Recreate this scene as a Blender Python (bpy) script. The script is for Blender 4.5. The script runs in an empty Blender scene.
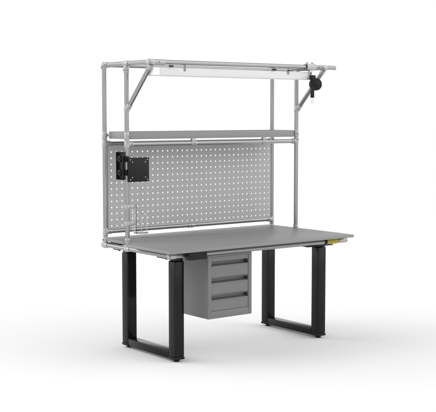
import bpy, bmesh, math, random
from mathutils import Vector, Matrix

random.seed(4)
S = bpy.context.scene

# ------------------------------------------------------------------ camera
cam_data = bpy.data.cameras.new("camera")
cam = bpy.data.objects.new("camera", cam_data)
S.collection.objects.link(cam)
cam.location = (-4.3521, -5.1386, 1.5194)
cam.rotation_euler = (math.pi / 2 - 0.083588, 0.0, -0.656377)
cam_data.sensor_width = 36.0
cam_data.sensor_fit = 'HORIZONTAL'
cam_data.lens = 89.487
cam_data.clip_start = 0.05
cam_data.clip_end = 500.0
S.camera = cam

# ------------------------------------------------------------------ white studio light
world = bpy.data.worlds.new("World")
S.world = world
world.use_nodes = True
bg = world.node_tree.nodes["Background"]
bg.inputs["Strength"].default_value = 1.0

def studio_world(nt, boxes):
    """white surround, dimmer overhead, with broad soft boxes on both sides"""
    tc = nt.nodes.new("ShaderNodeTexCoord")
    nrm = nt.nodes.new("ShaderNodeVectorMath"); nrm.operation = 'NORMALIZE'
    nt.links.new(tc.outputs["Generated"], nrm.inputs[0])
    sep = nt.nodes.new("ShaderNodeSeparateXYZ")
    nt.links.new(nrm.outputs["Vector"], sep.inputs["Vector"])
    mr = nt.nodes.new("ShaderNodeMapRange")
    mr.interpolation_type = 'SMOOTHSTEP'
    mr.inputs["From Min"].default_value = 0.25
    mr.inputs["From Max"].default_value = 0.60
    mr.inputs["To Min"].default_value = 1.02
    mr.inputs["To Max"].default_value = OVERHEAD
    nt.links.new(sep.outputs["Z"], mr.inputs["Value"])
    total = mr.outputs["Result"]
    for az, el, amp, k in boxes:
        d = Vector((math.cos(el) * math.cos(az), math.cos(el) * math.sin(az), math.sin(el)))
        dot = nt.nodes.new("ShaderNodeVectorMath"); dot.operation = 'DOT_PRODUCT'
        nt.links.new(nrm.outputs["Vector"], dot.inputs[0])
        dot.inputs[1].default_value = d
        sub = nt.nodes.new("ShaderNodeMath"); sub.operation = 'MULTIPLY_ADD'
        nt.links.new(dot.outputs["Value"], sub.inputs[0])
        sub.inputs[1].default_value = k; sub.inputs[2].default_value = -k
        ex = nt.nodes.new("ShaderNodeMath"); ex.operation = 'EXPONENT'
        nt.links.new(sub.outputs[0], ex.inputs[0])
        ad = nt.nodes.new("ShaderNodeMath"); ad.operation = 'MULTIPLY_ADD'
        nt.links.new(ex.outputs[0], ad.inputs[0])
        ad.inputs[1].default_value = amp
        nt.links.new(total, ad.inputs[2])
        total = ad.outputs[0]
    nt.links.new(total, bg.inputs["Color"])

OVERHEAD = 0.50
RAD = math.radians
studio_world(world.node_tree, [
    (RAD(142), RAD(31), 3.1, 10.0),      # soft box on the camera's left
    (RAD(-38), RAD(36), 1.35, 8.0),      # soft box on the camera's right
    (RAD(-68), RAD(12), 0.75, 6.0),      # low front fill
])

def area(name, loc, target, size, power, size_y=None):
    d = bpy.data.lights.new(name, 'AREA')
    d.energy = power
    d.size = size
    if size_y:
        d.shape = 'RECTANGLE'
        d.size_y = size_y
    o = bpy.data.objects.new(name, d)
    S.collection.objects.link(o)
    o.location = loc
    o.rotation_euler = (Vector(target) - Vector(loc)).to_track_quat('-Z', 'Y').to_euler()
    return o

area("overhead_softbox", (-1.6, 0.9, 4.2), (0.0, 0.4, 0.4), 2.5, 15)

S.view_settings.view_transform = 'Standard'
S.view_settings.look = 'None'
S.view_settings.exposure = 0.0
S.view_settings.gamma = 1.0
S.render.engine = 'CYCLES'
S.cycles.max_bounces = 8

# ------------------------------------------------------------------ materials
def mat(name, col, rough=0.5, metal=0.0, var=0.04, scale=6.0, bump=0.0, bscale=250.0, spec=0.5,
        trans=0.0, ior=1.45, rvar=0.06, coat=0.0):
    m = bpy.data.materials.new(name)
    m.use_nodes = True
    nt = m.node_tree
    b = nt.nodes["Principled BSDF"]
    b.inputs["Roughness"].default_value = rough
    b.inputs["Metallic"].default_value = metal
    b.inputs["Specular IOR Level"].default_value = spec
    b.inputs["Transmission Weight"].default_value = trans
    b.inputs["IOR"].default_value = ior
    b.inputs["Coat Weight"].default_value = coat
    b.inputs["Coat Roughness"].default_value = 0.12
    tc = nt.nodes.new("ShaderNodeTexCoord")
    nz = nt.nodes.new("ShaderNodeTexNoise")
    nz.inputs["Scale"].default_value = scale
    nz.inputs["Detail"].default_value = 6.0
    nt.links.new(tc.outputs["Object"], nz.inputs["Vector"])
    ramp = nt.nodes.new("ShaderNodeMapRange")
    ramp.inputs["From Min"].default_value = 0.3
    ramp.inputs["From Max"].default_value = 0.7
    ramp.inputs["To Min"].default_value = 1.0 - var
    ramp.inputs["To Max"].default_value = 1.0 + var
    nt.links.new(nz.outputs["Fac"], ramp.inputs["Value"])
    mul = nt.nodes.new("ShaderNodeVectorMath")
    mul.operation = 'SCALE'
    mul.inputs[0].default_value = col[:3]
    nt.links.new(ramp.outputs["Result"], mul.inputs["Scale"])
    nt.links.new(mul.outputs["Vector"], b.inputs["Base Color"])
    rr = nt.nodes.new("ShaderNodeMapRange")
    rr.inputs["From Min"].default_value = 0.3
    rr.inputs["From Max"].default_value = 0.7
    rr.inputs["To Min"].default_value = max(0.0, rough - rvar)
    rr.inputs["To Max"].default_value = rough + rvar
    nt.links.new(nz.outputs["Fac"], rr.inputs["Value"])
    nt.links.new(rr.outputs["Result"], b.inputs["Roughness"])
    if bump > 0:
        n2 = nt.nodes.new("ShaderNodeTexNoise")
        n2.inputs["Scale"].default_value = bscale
        n2.inputs["Detail"].default_value = 3.0
        nt.links.new(tc.outputs["Object"], n2.inputs["Vector"])
        bp = nt.nodes.new("ShaderNodeBump")
        bp.inputs["Strength"].default_value = bump
        bp.inputs["Distance"].default_value = 0.001
        nt.links.new(n2.outputs["Fac"], bp.inputs["Height"])
        nt.links.new(bp.outputs["Normal"], b.inputs["Normal"])
    return m

def grey(v):
    return (v, v, v * 1.005)

M_FLOOR = mat("white_studio_floor", (0.885, 0.885, 0.885), 0.8, var=0.0, spec=0.0)
M_TOP = mat("grey_laminate", grey(0.235), 0.42, var=0.03, scale=40, bump=0.12, bscale=500)
M_TUBE = mat("anodised_aluminium_tube", grey(0.35), 0.24, metal=0.88, var=0.015, scale=5, rvar=0.012)
M_JOINT = mat("cast_aluminium", grey(0.42), 0.42, metal=0.6, var=0.06, scale=30, bump=0.2, bscale=400)
M_SHEET = mat("grey_powder_coated_sheet", grey(0.25), 0.5, var=0.03, scale=12, bump=0.1, bscale=600)
M_PEG = mat("light_grey_perforated_sheet", grey(0.44), 0.5, var=0.03, scale=8, bump=0.08, bscale=600)
M_CAB = mat("grey_painted_steel", grey(0.165), 0.45, var=0.02, scale=10, bump=0.12, bscale=600)
M_BLACK = mat("black_powder_coat", (0.009, 0.009, 0.0094), 0.14, var=0.03, scale=5, bump=0.02, bscale=900, spec=0.23, rvar=0.015)
M_PLASTIC = mat("black_plastic", (0.010, 0.010, 0.0105), 0.45, var=0.03, scale=20, bump=0.06, bscale=500, spec=0.25)
M_BOLT = mat("zinc_bolt", grey(0.35), 0.35, metal=0.9)
M_CHROME = mat("bright_steel", grey(0.62), 0.22, metal=1.0)
M_LAMP = mat("frosted_lamp_cover", grey(0.70), 0.5, var=0.02, spec=0.4)
M_LAMPCAP = mat("white_plastic_cap", grey(0.88), 0.5, var=0.01)
M_YELLOW = mat("yellow_plastic_sleeve", (0.40, 0.325, 0.022), 0.5, var=0.04)
M_CLEAR = mat("clear_acrylic", (0.97, 0.97, 0.97), 0.04, var=0.0, trans=1.0, ior=1.3, rvar=0.01)

# ------------------------------------------------------------------ mesh helpers
class B:
    """collects shapes, links them as one mesh object"""
    def __init__(self):
        self.bm = bmesh.new()

    def box(self, x0, x1, y0, y1, z0, z1, bev=0.0, seg=2):
        r = bmesh.ops.create_cube(self.bm, size=1.0)
        vs = r["verts"]
        for v in vs:
            v.co = Vector(((x0 + x1) / 2 + v.co.x * (x1 - x0), (y0 + y1) / 2 + v.co.y * (y1 - y0),
                           (z0 + z1) / 2 + v.co.z * (z1 - z0)))
        if bev > 0:
            es = list({e for v in vs for e in v.link_edges})
            bmesh.ops.bevel(self.bm, geom=es, offset=bev, segments=seg, profile=0.5, affect='EDGES')
        return self

    def rings(self, pts, radii, n=24, grooves=False, caps=True, ref=None):
        """rings of n vertices along a chain of points"""
        pts = [Vector(p) for p in pts]
        prev = None
        first = last = None
        up = ref
        for i, p in enumerate(pts):
            if i == 0:
                d = pts[1] - pts[0]
            elif i == len(pts) - 1:
                d = pts[-1] - pts[-2]
            else:
                d = (pts[i + 1] - pts[i]).normalized() + (pts[i] - pts[i - 1]).normalized()
            if d.length < 1e-9:
                d = pts[-1] - pts[0]
            d.normalize()
            if up is None:
                up = Vector((0, 0, 1)) if abs(d.z) < 0.9 else Vector((1, 0, 0))
            a = (up - d * up.dot(d)).normalized()
            up = a
            b = d.cross(a)
            ring = []
            if grooves:
                prof = []
                for k in range(4):
                    c = k * math.pi / 2
                    g = 0.20
                    for off, rr in ((-g, 1.0), (-g * 0.8, 0.86), (g * 0.8, 0.86), (g, 1.0)):
                        prof.append((c + off, rr))
                    for q in range(1, 7):
                        prof.append((c + g + (math.pi / 2 - 2 * g) * q / 7.0, 1.0))
            else:
                prof = [(2 * math.pi * k / n, 1.0) for k in range(n)]
            for ang, rr in prof:
                ring.append(self.bm.verts.new(p + (a * math.cos(ang) + b * math.sin(ang)) * radii[i] * rr))
            if prev:
                m = len(ring)
                for k in range(m):
                    self.bm.faces.new((prev[k], prev[(k + 1) % m], ring[(k + 1) % m], ring[k]))
            else:
                first = ring
            prev = ring
        if caps:
            self.bm.faces.new(list(reversed(first)))
            self.bm.faces.new(prev)
        return self

    def tube(self, p0, p1, r=0.0142, grooves=True):
        return self.rings([p0, p1], [r, r], grooves=grooves)

    def cyl(self, p0, p1, r, bev=0.0, n=24):
        p0, p1 = Vector(p0), Vector(p1)
        d = (p1 - p0).normalized()
        if bev > 0:
            k = 0.3
            return self.rings([p0, p0 + d * bev * k, p0 + d * bev, p1 - d * bev, p1 - d * bev * k, p1],
                              [r - bev, r - bev * k, r, r, r - bev * k, r - bev], n=n)
        return self.rings([p0, p1], [r, r], n=n)

    def wire(self, pts, r, n=10, closed=False):
        if closed:
            pts = list(pts) + [pts[0], pts[1]]
        return self.rings(pts, [r] * len(pts), n=n)

    def prism(self, outline, z0, z1, bev=0.0):
        lo = [self.bm.verts.new((x, y, z0)) for x, y in outline]
        hi = [self.bm.verts.new((x, y, z1)) for x, y in outline]
        n = len(outline)
        self.bm.faces.new(list(reversed(lo)))
        self.bm.faces.new(hi)
        for i in range(n):
            self.bm.faces.new((lo[i], lo[(i + 1) % n], hi[(i + 1) % n], hi[i]))
        if bev > 0:
            es = [e for e in {e for v in lo + hi for e in v.link_edges}]
            bmesh.ops.bevel(self.bm, geom=es, offset=bev, segments=2, profile=0.5, affect='EDGES')
        return self

    def xform(self, mtx):
        bmesh.ops.transform(self.bm, matrix=mtx, verts=self.bm.verts[:])
        return self

    def build(self, name, material, parent=None, smooth=True, label=None):
        bm = self.bm
        bmesh.ops.recalc_face_normals(bm, faces=bm.faces[:])
        me = bpy.data.meshes.new(name)
        bm.to_mesh(me)
        bm.free()
        if smooth:
            for p in me.polygons:
                p.use_smooth = True
            try:
                me.set_sharp_from_angle(angle=math.radians(32))
            except Exception:
                pass
        me.materials.append(material)
        o = bpy.data.objects.new(name, me)
        S.collection.objects.link(o)
        if parent is not None:
            o.parent = parent
            o.matrix_parent_inverse = Matrix.Translation(-base_of(parent))
        if label:
            o["label"] = label
        return o

def base_of(o):
    v = Vector((0, 0, 0))
    while o is not None:
        v = v + Vector(o.location)
        o = None if o.parent is None or o.type == 'MESH' else o.parent
    return v

def thing(name, loc, label, cat):
    o = bpy.data.objects.new(name, None)
    S.collection.objects.link(o)
    o.location = loc
    o.empty_display_size = 0.1
    o["label"] = label
    o["category"] = cat
    return o

# ------------------------------------------------------------------ floor
fb = B()
R = 120.0
ring = [fb.bm.verts.new((R * math.cos(2 * math.pi * k / 96), R * math.sin(2 * math.pi * k / 96), 0)) for k in range(96)]
fb.bm.faces.new(ring)
fl = fb.build("floor", M_FLOOR, smooth=False)
fl["kind"] = "structure"
fl["label"] = "seamless white studio floor"

# ------------------------------------------------------------------ the workbench
XL, XR = -0.6764, 0.7332            # upright posts
YF, YR = 0.5633, 0.8253
ZT = 0.7265                         # tabletop surface
T = 0.018
ZR = 0.683                          # rails below the tabletop
ZTOP = 1.839                        # top rails
ZMID = 1.339                        # rails under the shelf
ZLOW = 0.770                        # rail under the perforated panel
YT = 0.29                           # front top rail

bench = thing("workbench", (0, 0, 0),
              "grey assembly workbench on black loop legs with tube uprights, shelf and perforated back panel",
              "workbench")

top = B().prism([(-0.75, 0), (0.75, 0), (0.75, 0.47), (0.742, 0.47), (0.742, 0.865), (-0.661, 0.865), (-0.661, 0.797),
                 (-0.685, 0.797), (-0.685, 0.592), (-0.661, 0.592), (-0.661, 0.53), (-0.685, 0.53), (-0.685, 0.47),
                 (-0.75, 0.47)], ZT - T, ZT, bev=0.0016)
top.build("tabletop", M_TOP, bench)

# legs: a loop of two square columns on a base bar
def leg_frame(cx, px0, px1, fwd):
    root = B()
    y0, y1 = 0.255, 0.7854
    root.box(cx - 0.0345, cx + 0.0345, y0 + 0.0366, y1 - 0.0366, 0.0165, 0.064, 0.003)
    lf = root.build("leg_frame", M_BLACK, bench)
    for y in (y0, y1):
        b = B()
        b.box(cx - 0.0355, cx + 0.0355, y - 0.035, y + 0.035, 0.032, 0.628, 0.006, 3)
        b.build("column", M_BLACK, lf)
        b = B()
        b.box(cx - 0.0305, cx + 0.0305, y - 0.030, y + 0.030, 0.6285, 0.6515, 0.004, 3)
        b.build("inner_column", M_BLACK, lf)
        b = B()
        b.box(cx - 0.0368, cx + 0.0368, y - 0.0363, y + 0.0363, 0.0155, 0.0318, 0.0015)
        b.build("base_plate", M_BLACK, lf)
        b = B()
        b.rings([(cx, y, 0.0), (cx, y, 0.002), (cx, y, 0.007), (cx, y, 0.010)], [0.017, 0.019, 0.019, 0.013])
        b.rings([(cx, y, 0.010), (cx, y, 0.0152)], [0.008, 0.008], n=12)
        b.build("foot", M_PLASTIC, lf)
        b = B()
        b.box(px0, px1, y - (fwd if y < 0.5 else 0.04), y + (0.05 if y < 0.5 else 0.02), 0.652, 0.659, 0.0015)
        for ry in (y - 0.028, y + 0.01):
            b.box(px0 + 0.004, px1 - 0.004, ry - 0.008, ry + 0.008, 0.6592, 0.668, 0.001)
        for bx in (px0 + 0.018, px1 - 0.018):
            b.cyl((bx, y - 0.03, 0.646), (bx, y - 0.03, 0.6518), 0.007, n=6)
        b.build("mounting_plate", M_BLACK, lf)
    return lf

leg_frame(-0.522, -0.632, -0.40, 0.072)
leg_frame(0.670, 0.44, 0.665, 0.145)

# tubes
def post(x, y, z0, z1):
    o = B().tube((x, y, z0), (x, y, z1)).build("upright_post", M_TUBE, bench)
    c = B()
    c.cyl((x, y, z1 + 0.0004), (x, y, z1 + 0.006), 0.0148, 0.002)
    c.build("cap", M_JOINT, o)
    return o

for x in (XL, XR):
    post(x, YR, ZR + 0.017, ZTOP + 0.012)
    post(x, YF, ZR + 0.017, ZTOP - 0.016)

def rail(name, p0, p1):
    o = B().tube(p0, p1).build(name, M_TUBE, bench)
    d = (Vector(p1) - Vector(p0)).normalized()
    for p, s in ((Vector(p0), -1), (Vector(p1), 1)):
        c = B()
        c.cyl(p + d * s * 0.0004, p + d * s * 0.007, 0.0150, 0.0025)
        c.build("end_cap", M_JOINT, o)
    return o

# side rails (front to back) under the top and at the top
for x in (XL, XR):
    rail("side_rail", (x, 0.104, ZR), (x, YR + 0.026, ZR))
    rail("side_rail", (x, YT - 0.02, ZTOP), (x, YR - 0.019, ZTOP))
# cross rails
rail("cross_rail", (XL - 0.02, 0.085, ZR - 0.001), (0.755, 0.085, ZR - 0.001))
rail("cross_rail", (XL + 0.018, YR, ZR), (XR - 0.018, YR, ZR))
rail("cross_rail", (XL + 0.018, YR, ZLOW), (XR - 0.018, YR, ZLOW))
rail("cross_rail", (XL + 0.018, YR, ZMID - 0.002), (XR - 0.018, YR, ZMID - 0.002))
rail("cross_rail", (XL + 0.018, YF, ZMID), (XR - 0.018, YF, ZMID))
rail("cross_rail", (XL + 0.018, YR, ZTOP), (XR - 0.018, YR, ZTOP))
ZF = ZTOP + 0.0005
rail("cross_rail", (-0.690, YT, ZF), (0.832, YT, ZF + 0.002))

# yellow sleeve on the front rail below the top
s = B()
s.cyl((0.578, 0.085, ZR - 0.001), (0.676, 0.085, ZR - 0.001), 0.0172, 0.0015)
s.build("yellow_sleeve", M_YELLOW, bench, label="yellow sleeve on the rail below the tabletop")

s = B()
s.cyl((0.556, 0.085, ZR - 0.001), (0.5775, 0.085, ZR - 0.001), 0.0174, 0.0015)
s.build("dark_band", M_PLASTIC, bench)  # plain dark band around the rail, left of the yellow sleeve

# braces
for x in (XL, XR):
    p0 = Vector((x, YF - 0.020, 1.567)); p1 = Vector((x, YT + 0.003, ZTOP - 0.020))
    d = (p1 - p0).normalized()
    o = B().tube(p0, p1).build("brace", M_TUBE, bench)
    for p, sg in ((p0, 1), (p1, -1)):
        b = B()
        q = p + d * sg * 0.03
        b.cyl(p - d * sg * 0.006, q, 0.0168, 0.002)
        b.build("brace_socket", M_JOINT, o)

# cast clamps where tubes meet: sleeves with a lug and bolts
def clamp(*sleeves, bolt=None, lug=None, par=None, r=0.0170):
    b = B()
    for p0, p1 in sleeves:
        b.cyl(p0, p1, r, 0.0018, n=28)
    if lug:
        b.box(*lug, 0.003)
    o = b.build("tube_clamp", M_JOINT, par or bench)
    if bolt:
        for p, d in bolt:
            p, d = Vector(p), Vector(d)
            q = B()
            q.cyl(p, p + d * 0.006, 0.0062, 0.001, n=6)
            q.build("bolt", M_BOLT, o)
    return o

E = 0.023
for x, s in ((XL, 1), (XR, -1)):
    fx = (0, -1, 0)
    # base of the uprights
    for y in (YR, YF):
        clamp(((x, y, ZR - 0.018), (x, y, ZR + 0.052)), ((x, y - 0.03, ZR), (x, y + 0.03, ZR)),
              bolt=[((x - 0.0172, y, ZR + 0.035), (-1, 0, 0)), ((x, y - 0.0172, ZR + 0.035), fx)])
    # standing collar on the top
    for y in (YF,):
        clamp(((x, y, ZT + 0.001), (x, y, ZT + 0.024)))
    # rail under the panel
    clamp(((x, YR, ZLOW - E), (x, YR, ZLOW + E)), ((x, YR, ZLOW), (x + s * 0.045, YR, ZLOW)),
          bolt=[((x + s * 0.03, YR - 0.0172, ZLOW), fx)])
    # rails under the shelf
    for y in (YR, YF):
        clamp(((x, y, ZMID - E), (x, y, ZMID + E)), ((x, y, ZMID), (x + s * 0.04, y, ZMID)),
              bolt=[((x + s * 0.028, y - 0.0172, ZMID), fx), ((x, y - 0.0172, ZMID + 0.012), fx)])
    # shelf brackets
    for y in (YR, YF):
        k = clamp(((x, y, 1.3695), (x, y, 1.4155)), bolt=[((x + s * 0.002, y - 0.0172, 1.392), fx)])
        b = B()
        ys = -0.022 if y == YR else 0.022
        b.cyl((x + s * 0.012, y + ys * 0.6, 1.392), (x + s * 0.0285, y + ys * 1.5, 1.392), 0.008, 0.001, n=16)
        b.build("bolt", M_BOLT, k)
    # tops of the uprights
    clamp(((x, YR, ZTOP - 0.026), (x, YR, ZTOP + 0.014)), ((x, YR + 0.012, ZTOP), (x, YR - 0.042, ZTOP)),
          ((x, YR, ZTOP), (x + s * 0.042, YR, ZTOP)),
          bolt=[((x - 0.0172, YR - 0.03, ZTOP), (-1, 0, 0)), ((x - 0.0172, YR, ZTOP - 0.015), (-1, 0, 0))])
    clamp(((x, YF, ZTOP - 0.060), (x, YF, ZTOP - 0.012)), ((x, YF - 0.028, ZTOP), (x, YF + 0.028, ZTOP)),
          bolt=[((x - 0.0172, YF, ZTOP - 0.04), (-1, 0, 0)), ((x, YF - 0.0172, ZTOP - 0.04), fx)])
    # brace foot on the upright
    clamp(((x, YF, 1.541), (x, YF, 1.583)), lug=(x - 0.008, x + 0.008, YF - 0.034, YF - 0.012, 1.548, 1.575),
          bolt=[((x - 0.0085, YF - 0.026, 1.560), (-1, 0, 0))])
    # cross of the front top rail
    clamp(((x, YT - 0.026, ZTOP), (x, YT + 0.034, ZTOP)),
          ((x - 0.03, YT, ZF), (x + (0.10 if s > 0 else 0.03), YT, ZF)),
          bolt=[((x + s * 0.05, YT - 0.0172, ZF), fx), ((x + s * 0.02, YT - 0.0172, ZF), fx)])

# corner of the rails below the top
clamp(((XL, 0.088, ZR), (XL, 0.122, ZR)), ((XL - 0.018, 0.085, ZR - 0.001), (XL + 0.03, 0.085, ZR - 0.001)), r=0.0158)
clamp(((XR, 0.088, ZR), (XR, 0.122, ZR)), ((XR - 0.045, 0.085, ZR - 0.001), (XR + 0.018, 0.085, ZR - 0.001)), r=0.0158)
# clamps under the shelf and under the panel
for x in (-0.1615, 0.440):
    clamp(((x - 0.022, YF, ZMID), (x + 0.022, YF, ZMID)), lug=(x - 0.016, x + 0.016, YF - 0.006, YF + 0.012, ZMID + 0.012, 1.3685),
          bolt=[((x, YF - 0.0172, ZMID), (0, -1, 0))])
clamp(((-0.02, YR, ZLOW), (0.03, YR, ZLOW)), bolt=[((0.005, YR - 0.0172, ZLOW), (0, -1, 0))])

# shelf: shallow steel tray
sh = B()
sx0, sx1, sy0, sy1, sz0, sz1 = -0.654, 0.7115, YF - 0.003, 0.806, 1.3695, 1.4155
sh.box(sx0, sx1, sy0, sy1, sz0, sz0 + 0.003, 0.0008)
sh.box(sx0, sx1, sy0, sy0 + 0.003, sz0 + 0.0032, sz1, 0.0008)
sh.box(sx0, sx1, sy1 - 0.003, sy1, sz0 + 0.0032, sz1, 0.0008)
sh.box(sx0, sx0 + 0.003, sy0 + 0.0032, sy1 - 0.0032, sz0 + 0.0032, sz1, 0.0008)
sh.box(sx1 - 0.003, sx1, sy0 + 0.0032, sy1 - 0.0032, sz0 + 0.0032, sz1, 0.0008)
sh.build("shelf", M_SHEET, bench)

# perforated panel: 34 x 13 square holes, folded edges
def perforated():
    b = B()
    bm = b.bm
    x0, x1, z0, z1 = -0.6565, 0.7150, 0.786, 1.3235
    hx = [-0.6324 + 0.04032 * i for i in range(34)]
    hz = [0.8035 + 0.03992 * j for j in range(13)]
    w = 0.0049
    xs = [x0] + [v for c in hx for v in (c - w, c + w)] + [x1]
    zs = [z0] + [v for c in hz for v in (c - w, c + w)] + [z1]
    ya, yb = YR - 0.0075, YR - 0.0060
    fa = [[bm.verts.new((x, ya, z)) for z in zs] for x in xs]
    fbk = [[bm.verts.new((x, yb, z)) for z in zs] for x in xs]
    nx, nz = len(xs) - 1, len(zs) - 1
    hole = lambda i, j: i % 2 == 1 and j % 2 == 1
    solid = lambda i, j: 0 <= i < nx and 0 <= j < nz and not hole(i, j)
    for i in range(nx):
        for j in range(nz):
            if hole(i, j):
                continue
            bm.faces.new((fa[i][j], fa[i + 1][j], fa[i + 1][j + 1], fa[i][j + 1]))
            bm.faces.new((fbk[i][j], fbk[i][j + 1], fbk[i + 1][j + 1], fbk[i + 1][j]))
            for (di, dj, a, c) in ((-1, 0, (i, j), (i, j + 1)), (1, 0, (i + 1, j + 1), (i + 1, j)),
                                   (0, -1, (i + 1, j), (i, j)), (0, 1, (i, j + 1), (i + 1, j + 1))):
                if not solid(i + di, j + dj):
                    bm.faces.new((fa[a[0]][a[1]], fa[c[0]][c[1]], fbk[c[0]][c[1]], fbk[a[0]][a[1]]))
    # folded returns behind the sheet
    b.box(x0 - 0.0015, x0 - 0.0001, ya - 0.0004, YR + 0.012, z0, z1)
    b.box(x1 + 0.0001, x1 + 0.0015, ya - 0.0004, YR + 0.012, z0, z1)
    return b
perforated().build("perforated_panel", M_PEG, bench, smooth=False)

# height control below the front edge
hb = B()
hb.box(-0.585, -0.452, 0.028, 0.075, 0.657, 0.7075, 0.006, 3)
hc = hb.build("height_control", M_PLASTIC, bench)
for k in range(3):
    q = B()
    q.box(-0.492 + k * 0.012, -0.483 + k * 0.012, 0.0262, 0.0285, 0.684, 0.693, 0.0008)
    q.build("button", M_PLASTIC, hc)

# ------------------------------------------------------------------ drawer unit
cx0, cx1, cy0, cy1, cz0, cz1 = -0.3922, -0.048, 0.10, 0.45, 0.269, 0.664
du = thing("drawer_unit", ((cx0 + cx1) / 2, (cy0 + cy1) / 2, cz0),
           "grey steel cabinet with three drawers hanging under the tabletop", "drawer unit")
t = 0.026
b = B()
b.box(cx0, cx1, cy0 + 0.02, cy1, cz0 + 0.0002, cz0 + 0.02, 0.0015)                       # floor
b.box(cx0, cx1, cy0 + 0.02, cy1, cz1 - 0.02, cz1, 0.0015)                       # roof
b.box(cx0, cx0 + 0.018, cy0 + 0.02, cy1, cz0 + 0.0203, cz1 - 0.0203, 0.0)
b.box(cx1 - 0.018, cx1, cy0 + 0.02, cy1, cz0 + 0.0203, cz1 - 0.0203, 0.0)
b.box(cx0 + 0.0183, cx1 - 0.0183, cy1 - 0.01, cy1 - 0.001, cz0 + 0.0203, cz1 - 0.0203, 0.0)
b.build("carcass", M_CAB, du)
b = B()
b.box(cx0, cx0 + t, cy0, cy0 + 0.0198, cz0, cz1, 0.0015)
b.box(cx1 - t, cx1, cy0, cy0 + 0.0198, cz0, cz1, 0.0015)
b.box(cx0 + t + 0.0003, cx1 - t - 0.0003, cy0, cy0 + 0.0198, cz1 - 0.012, cz1, 0.0015)
b.box(cx0 + t + 0.0003, cx1 - t - 0.0003, cy0, cy0 + 0.0198, cz0, cz0 + 0.046, 0.0015)
b.build("front_frame", M_CAB, du)
dz_top = [cz1 - 0.0135, cz1 - 0.143, cz1 - 0.248]
dz_bot = [cz1 - 0.1405, cz1 - 0.2455, cz0 + 0.0475]
lip = [0.024, 0.001, 0.001]
for zt_, zb_, lp in zip(dz_top, dz_bot, lip):
    xa, xb = cx0 + t + 0.002, cx1 - t - 0.002
    zs_ = zt_ - lp                       # top of the finger groove
    zg = zs_ - 0.036                     # bottom of the groove
    d = B()
    # front skin as an extruded profile: plate, sloping finger groove, top lip
    prof = [(cy0 + 0.0035, zb_), (cy0 + 0.0035, zg), (cy0 + 0.012, zg + 0.004), (cy0 + 0.040, zg + 0.012), (cy0 + 0.044, zs_ - 0.003),
            (cy0 + 0.0030, zs_ - 0.003), (cy0 + 0.0030, zt_), (cy0 + 0.050, zt_), (cy0 + 0.050, zb_)]
    va = [d.bm.verts.new((xa, y, z)) for y, z in prof]
    vb = [d.bm.verts.new((xb, y, z)) for y, z in prof]
    n = len(prof)
    for i in range(n):
        d.bm.faces.new((va[i], va[(i + 1) % n], vb[(i + 1) % n], vb[i]))
    d.bm.faces.new(va)
    d.bm.faces.new(list(reversed(vb)))
    dr = d.build("drawer", M_CAB, du, smooth=False)
    h = B()
    h.box(xa + 0.001, xb - 0.001, cy0 + 0.0005, cy0 + 0.0032, zg - 0.0005, zg + 0.006, 0.001)
    h.build("handle", M_CAB, dr)

# ------------------------------------------------------------------ linear lamp under the front top rail
lamp = thing("linear_lamp", (0.0, YT, 1.782),
             "long pale strip lamp hanging below the front top rail", "lamp")
ly0, ly1 = YT - 0.002, YT + 0.055
b = B()
b.box(-0.612, 0.615, ly0, ly1, 1.7590, 1.8085, 0.003)
b.xform(Matrix.Rotation(0.0, 4, 'X'))
b.build("lamp_cover", M_LAMP, lamp)
b = B()
b.box(-0.662, -0.6123, ly0 + 0.001, ly1 - 0.001, 1.7595, 1.8080, 0.003)
b.build("end_cap", M_LAMPCAP, lamp, label="white end cap of the lamp")
b = B()
b.box(0.6153, 0.628, ly0 + 0.001, ly1 - 0.001, 1.7595, 1.8080, 0.003)
b.build("end_cap", M_LAMP, lamp)
b = B()
b.box(-0.660, 0.612, ly0 - 0.0012, ly1 + 0.0012, 1.7565, 1.7588)
b.build("lower_trim", M_LAMP, lamp)
for x in (-0.4297, 0.4133):
    b = B()
    b.box(x - 0.007, x + 0.007, ly0 - 0.004, ly0 - 0.0003, 1.788, 1.8262, 0.001)
    b.box(x - 0.007, x + 0.007, ly0 - 0.004, ly1 - 0.02, 1.8088, 1.8108, 0.0005)
    b.build("hanger", M_SHEET, lamp)
for x in (-0.5345, 0.2874):
    b = B()
    b.box(x - 0.015, x + 0.015, YT - 0.0125, YT - 0.004, 1.8115, 1.8215, 0.001)
    b.build("clip", M_PLASTIC, lamp)

b = B()
b.wire([(0.40, YT - 0.012, 1.8105), (0.44, YT - 0.013, 1.819), (0.50, YT - 0.013, 1.821), (0.55, YT - 0.013, 1.820), (0.585, YT - 0.012, 1.816),
        (0.603, YT - 0.008, 1.806), (0.612, YT - 0.002, 1.797), (0.622, YT + 0.004, 1.790)], 0.0024)
b.build("cable", M_PLASTIC, lamp)

# ------------------------------------------------------------------ tool balancer
tx = 0.606
ty = YT
tb = thing("tool_balancer", (tx, ty, 1.60),
           "black round tool balancer hanging from the right end of the front top rail", "tool balancer")
b = B()
b.box(tx - 0.037, tx + 0.037, ty - 0.02, ty + 0.02, ZF + 0.0178, ZF + 0.0225, 0.001)
b.box(tx - 0.037, tx + 0.037, ty - 0.0225, ty - 0.0182, ZF - 0.016, ZF + 0.0225, 0.001)
b.box(tx - 0.037, tx + 0.037, ty + 0.0182, ty + 0.0225, ZF - 0.016, ZF + 0.0225, 0.001)
for dx in (-0.024, 0.024):
    b.cyl((tx + dx, ty, ZF + 0.0223), (tx + dx, ty, ZF + 0.034), 0.009, 0.001, n=6)
b.build("saddle", M_JOINT, tb)
b = B()
pts = [(tx + 0.004 + 0.012 * math.sin(a), ty - 0.006, 1.805 + 0.020 * math.cos(a)) for a in [2 * math.pi * k / 20 for k in range(20)]]
b.wire(pts, 0.0032, closed=True)
b.build("hook", M_CHROME, tb)
b = B()
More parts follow.
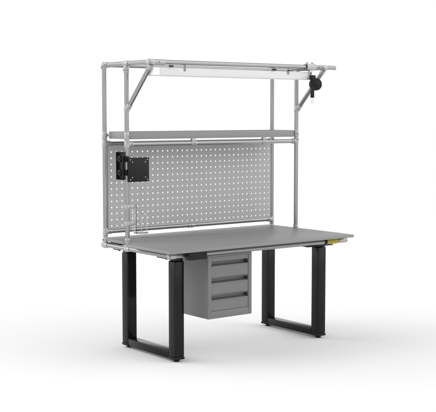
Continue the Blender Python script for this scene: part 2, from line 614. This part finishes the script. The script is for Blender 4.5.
rot = Matrix.Translation((tx + 0.028, ty - 0.028, 1.7262)) @ Matrix.Rotation(-0.35, 4, 'Z')
b.cyl((0, -0.020, 0), (0, 0.020, 0), 0.0415, 0.006, n=48)
b.cyl((0, -0.0235, 0), (0, -0.0195, 0), 0.026, 0.0015, n=32)
b.cyl((0, -0.027, 0), (0, -0.0235, 0), 0.008, 0.001, n=16)
b.xform(rot)
b.build("drum", M_PLASTIC, tb)
b = B()
b.box(tx - 0.014, tx + 0.020, ty - 0.042, ty - 0.012, 1.755, 1.787, 0.004)
b.build("neck", M_PLASTIC, tb)
b = B()
b.box(tx - 0.010, tx + 0.009, ty - 0.040, ty - 0.018, 1.636, 1.720, 0.003)
b.build("cord_guide", M_PLASTIC, tb)
b = B()
cz = 1.612
b.wire([(tx, ty - 0.029, 1.637), (tx, ty - 0.029, 1.625)] +
       [(tx + 0.009 * math.sin(a), ty - 0.029, cz + 0.012 * math.cos(a)) for a in [math.pi * 0.1 + 1.6 * math.pi * k / 14 for k in range(15)]], 0.0024)
b.build("hook", M_CHROME, tb)

# ------------------------------------------------------------------ monitor mount on the left front upright
mm = thing("monitor_mount", (XL, YF, 1.10),
           "black monitor mount with a square plate clamped to the left upright", "monitor mount")
b = B()
b.box(XL - 0.0225, XL - 0.019, YF - 0.006, YF + 0.066, 1.117, 1.292, 0.001)
b.box(XL - 0.040, XL - 0.0228, YF + 0.062, YF + 0.066, 1.117, 1.292, 0.001)
b.box(XL - 0.040, XL - 0.0228, YF - 0.006, YF - 0.002, 1.117, 1.292, 0.001)
b.box(XL - 0.040, XL - 0.0228, YF - 0.0018, YF + 0.0618, 1.117, 1.121, 0.001)
b.box(XL - 0.040, XL - 0.0228, YF - 0.0018, YF + 0.0618, 1.288, 1.292, 0.001)
b.build("back_bracket", M_PLASTIC, mm)
for z in (1.248, 1.162):
    b = B()
    b.cyl((XL - 0.041, YF + 0.030, z), (XL - 0.0229, YF + 0.030, z), 0.019, 0.003, n=24)
    b.cyl((XL - 0.046, YF + 0.030, z), (XL - 0.0412, YF + 0.030, z), 0.008, 0.001, n=6)
    b.build("knob", M_PLASTIC, mm)
    b = B()
    b.box(XL - 0.0222, XL + 0.002, YF - 0.022, YF - 0.0160, z - 0.018, z + 0.018, 0.002)
    b.box(XL - 0.0188, XL - 0.0150, YF - 0.0158, YF + 0.010, z - 0.018, z + 0.018, 0.001)
    b.build("clamp_jaw", M_PLASTIC, mm)
b = B()
py = YF - 0.030
px0, px1, pz0, pz1 = -0.690, -0.5345, 1.104, 1.2565
b.box(px0, px1, py - 0.006, py, pz0, pz1, 0.002)
plate = b.build("mounting_plate", M_PLASTIC, mm)
b = B()
b.box(-0.668, -0.60, py + 0.0004, YF - 0.006, 1.160, 1.200, 0.002)
b.build("pivot_arm", M_PLASTIC, mm)
for sx in (-1, 1):
    for sz in (-1, 1):
        for k in (0, 1):
            x = (px0 + px1) / 2 + sx * (0.062 - 0.014 * k)
            z = (pz0 + pz1) / 2 + sz * (0.062 - 0.014 * k)
            q = B()
            q.cyl((x, py - 0.0085, z), (x, py - 0.0062, z), 0.0032, 0.0006, n=14)
            q.build("screw", M_CHROME, plate)

# ------------------------------------------------------------------ clear bottle holder
bh = thing("bottle_holder", (XL + 0.05, YF - 0.02, ZT),
           "thin wire bottle holder with a clear plate clamped to the left upright above the tabletop", "bottle holder")
for z in (0.948, 0.842):
    b = B()
    b.cyl((XL, YF, z - 0.014), (XL, YF, z + 0.014), 0.0178, 0.002, n=28)
    b.box(XL + 0.015, XL + 0.050, YF - 0.010, YF + 0.008, z - 0.012, z + 0.012, 0.002)
    b.build("clamp", M_JOINT, bh)
b = B()
b.box(XL + 0.0503, XL + 0.0535, YF - 0.022, YF + 0.020, 0.775, 0.960, 0.0)
b.build("back_plate", M_CLEAR, bh)
cxh, cyh, rh = XL + 0.1015, YF, 0.044
ringp = lambda z, r: [(cxh + r * math.cos(2 * math.pi * k / 36), cyh + r * math.sin(2 * math.pi * k / 36), z) for k in range(36)]
b = B()
b.wire(ringp(0.895, rh + 0.0025), 0.002, closed=True)
b.build("ring", M_CHROME, bh)
b = B()
b.cyl((cxh, cyh, 0.7745), (cxh, cyh, 0.7800), rh + 0.004, 0.001, n=36)
b.build("base", M_CLEAR, bh)
for a in (0.0, 2.1, 4.2):
    b = B()
    x, y = cxh + (rh + 0.0005) * math.cos(a), cyh + (rh + 0.0005) * math.sin(a)
    b.cyl((x, y, 0.7803), (x, y, 0.8928), 0.0018, n=10)
    b.build("rod", M_CHROME, bh)
